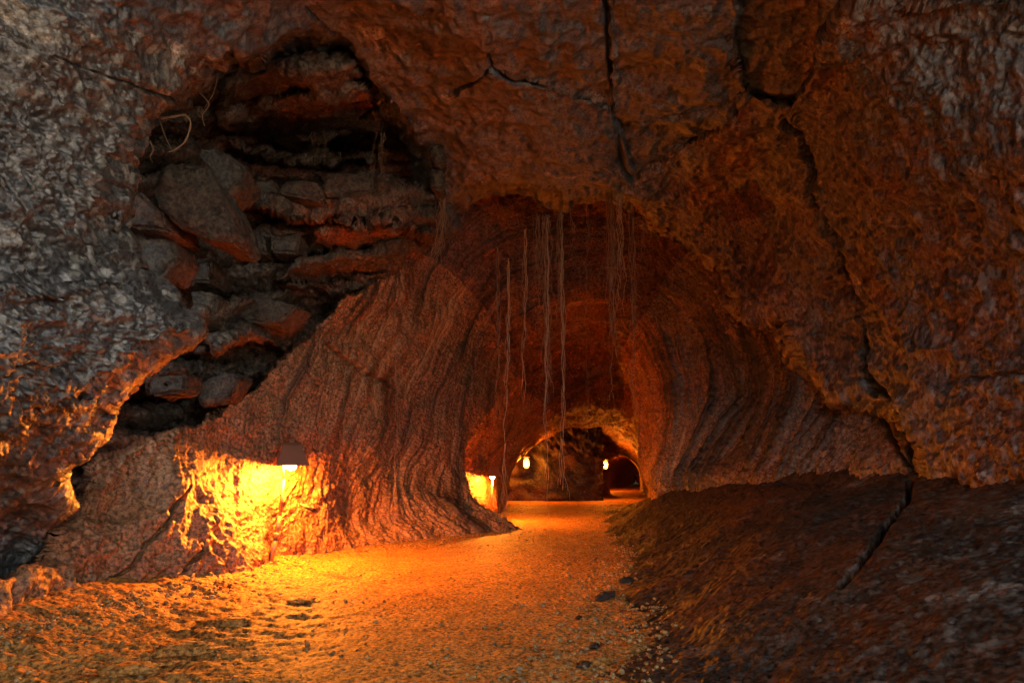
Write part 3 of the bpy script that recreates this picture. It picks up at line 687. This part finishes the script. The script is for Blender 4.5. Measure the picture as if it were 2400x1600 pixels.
def hooded(px, py, d, rz, lab, watts, size=1.0, pole=None):
    loc = at(px, py, d); e = empty('hooded_lamp', loc, rz); tag(e, lab, 'lamp', 'amber lamps along the tunnel')
    mesh_obj('lamp_hood', *frustum(.31*size, .17*size, .2*size), M_hood, e, False)
    mesh_obj('hood_cap', *frustum(.185*size, .15*size, .025*size, .004, .2*size+.001), M_hood, e, False)
    hb = M_hot.copy(); hb.name = 'hot_bulb'
    hb.node_tree.nodes['Principled BSDF'].inputs['Emission Color'].default_value = (1, .26, .02, 1)
    hb.node_tree.nodes['Principled BSDF'].inputs['Emission Strength'].default_value = watts/(math.pi*.039*size*size)
    mesh_obj('bulb', *bulb_mesh(.05*size, .125*size, -.045*size), hb, e)
    return e
LAMP1 = (668, 1069, 6.02)
e = hooded(*LAMP1, math.radians(28), 'near copper-hooded lamp on a bent pipe against the left wall', 190)
def local(e, p):
    import mathutils
    m = mathutils.Matrix.Translation(e.location) @ mathutils.Matrix.Rotation(e.rotation_euler.z, 4, 'Z')
    return tuple(m.inverted() @ mathutils.Vector(p))
P1 = local(e, at(643, 1185, 6.0)); P2 = local(e, at(634, 1235, 5.98)); P3 = local(e, at(622, 1288, 5.95)); P4 = local(e, at(620, 1312, 5.94))
P0 = local(e, at(652, 1100, 6.05)); PT = local(e, at(648, 1040, 6.08))
V, Fc = [], []
for a, b, r in ((PT, P0, .014), (P0, P1, .016), (P1, P2, .022), (P2, P3, .024), (P3, P4, .024)):
    v, f = cyl(a, b, r); o = len(V); V += v; Fc += [tuple(q+o for q in x) for x in f]
mesh_obj('pipe', V, Fc, M_pipe, e)
v, f = cyl(tuple(P2[i]+(P1[i]-P2[i])*.25 for i in range(3)), tuple(P2[i]+(P1[i]-P2[i])*.02 for i in range(3)), .034)
mesh_obj('pipe_collar', v, f, M_pipe, e)
v, f = cyl(local(e, at(690, 1158, 5.9)), local(e, at(722, 1172, 5.8)), .014, r1=.02); mesh_obj('bracket', v, f, M_dark, e)
e2 = hooded(1131, 1094, 11.0, math.radians(20), 'small hooded lamp in the niche behind the low rock ridge', 130, .85)
V, Fc = cyl(local(e2, at(1131, 1094, 11.05)), local(e2, at(1128, 1190, 11.05)), .02); mesh_obj('pipe', V, Fc, M_pipe, e2)
def bare(px, py, d, lab, watts, s=1.0):
    loc = at(px, py, d); e = empty('tunnel_lamp', loc); tag(e, lab, 'lamp', 'amber lamps along the tunnel')
    mesh_obj('lamp_glass', *bulb_mesh(.085*s, .3*s, -.15*s), M_bulb, e)
    mesh_obj('lamp_cap', *cyl((0, 0, .155*s), (0, 0, .19*s), .1*s), M_hood, e)
    mesh_obj('wall_arm', *cyl((0, 0, .17*s), (0, .5, .17*s), .015), M_pipe, e)
    add_light('lamp_light', (0, -.13*s, -.02), watts, .05, AMB, e)
    return e
bare(1209, 1063, 17.25, 'bare glowing lamp on the left side of the far end wall', 46)
bare(1391, 1067, 17.8, 'smallest glowing lamp at the mouth of the side passage', 30, .8)
bare(1378, 1070, 24.6, 'added lamp, unseen, brightening the side passage from inside', 55, .6)  # extra light source, added to brighten the passage
bare(1064, 1135, 10.2, 'added lamp, unseen in the niche behind the low ridge, brightening the tunnel', 17, .6)  # extra light source, added for the tunnel roof and right wall

# ------------------------------------------------------------------ daylight through the mouth behind the camera
SUN_EL, SUN_ROT = math.radians(74), math.radians(20)
w = bpy.data.worlds.new('World'); sc.world = w; w.use_nodes = True
nt = w.node_tree; bg = nt.nodes['Background']; sky = nt.nodes.new('ShaderNodeTexSky'); sky.sky_type = 'NISHITA'; sky.sun_disc = False
sky.sun_elevation = SUN_EL; sky.sun_rotation = SUN_ROT; sky.air_density = .6; sky.dust_density = 4
sl_ = bpy.data.lights.new('sun', 'SUN'); sl_.energy = 5; sl_.angle = math.radians(.5); sl_.color = (1, .95, .88)
so = bpy.data.objects.new('sun', sl_); col.objects.link(so); so.rotation_euler = (-(math.pi/2-SUN_EL), 0, -SUN_ROT)
mx = nt.nodes.new('ShaderNodeMix'); mx.data_type = 'RGBA'; mx.blend_type = 'MULTIPLY'; mx.inputs[0].default_value = 1; mx.inputs[7].default_value = (1, .80, .55, 1)
nt.links.new(sky.outputs[0], mx.inputs[6]); nt.links.new(mx.outputs[2], bg.inputs[0]); bg.inputs[1].default_value = .52

cam = bpy.data.cameras.new('camera'); co = bpy.data.objects.new('camera', cam); col.objects.link(co)
co.location = (0, 0, EYE); co.rotation_euler = (math.pi/2, 0, 0)
cam.sensor_width = 36; cam.lens = FOC/2352*36; cam.shift_y = (HY-784)/2352; cam.clip_end = 200; cam.clip_start = .05
sc.camera = co
sc.view_settings.view_transform = 'Standard'; sc.view_settings.look = 'None'; sc.view_settings.exposure = 2.1; sc.view_settings.gamma = 1
cy = sc.cycles
cy.use_denoising = True; cy.max_bounces = 8; cy.diffuse_bounces = 4; cy.glossy_bounces = 3
cy.sample_clamp_indirect = 6; cy.caustics_reflective = False; cy.caustics_refractive = False
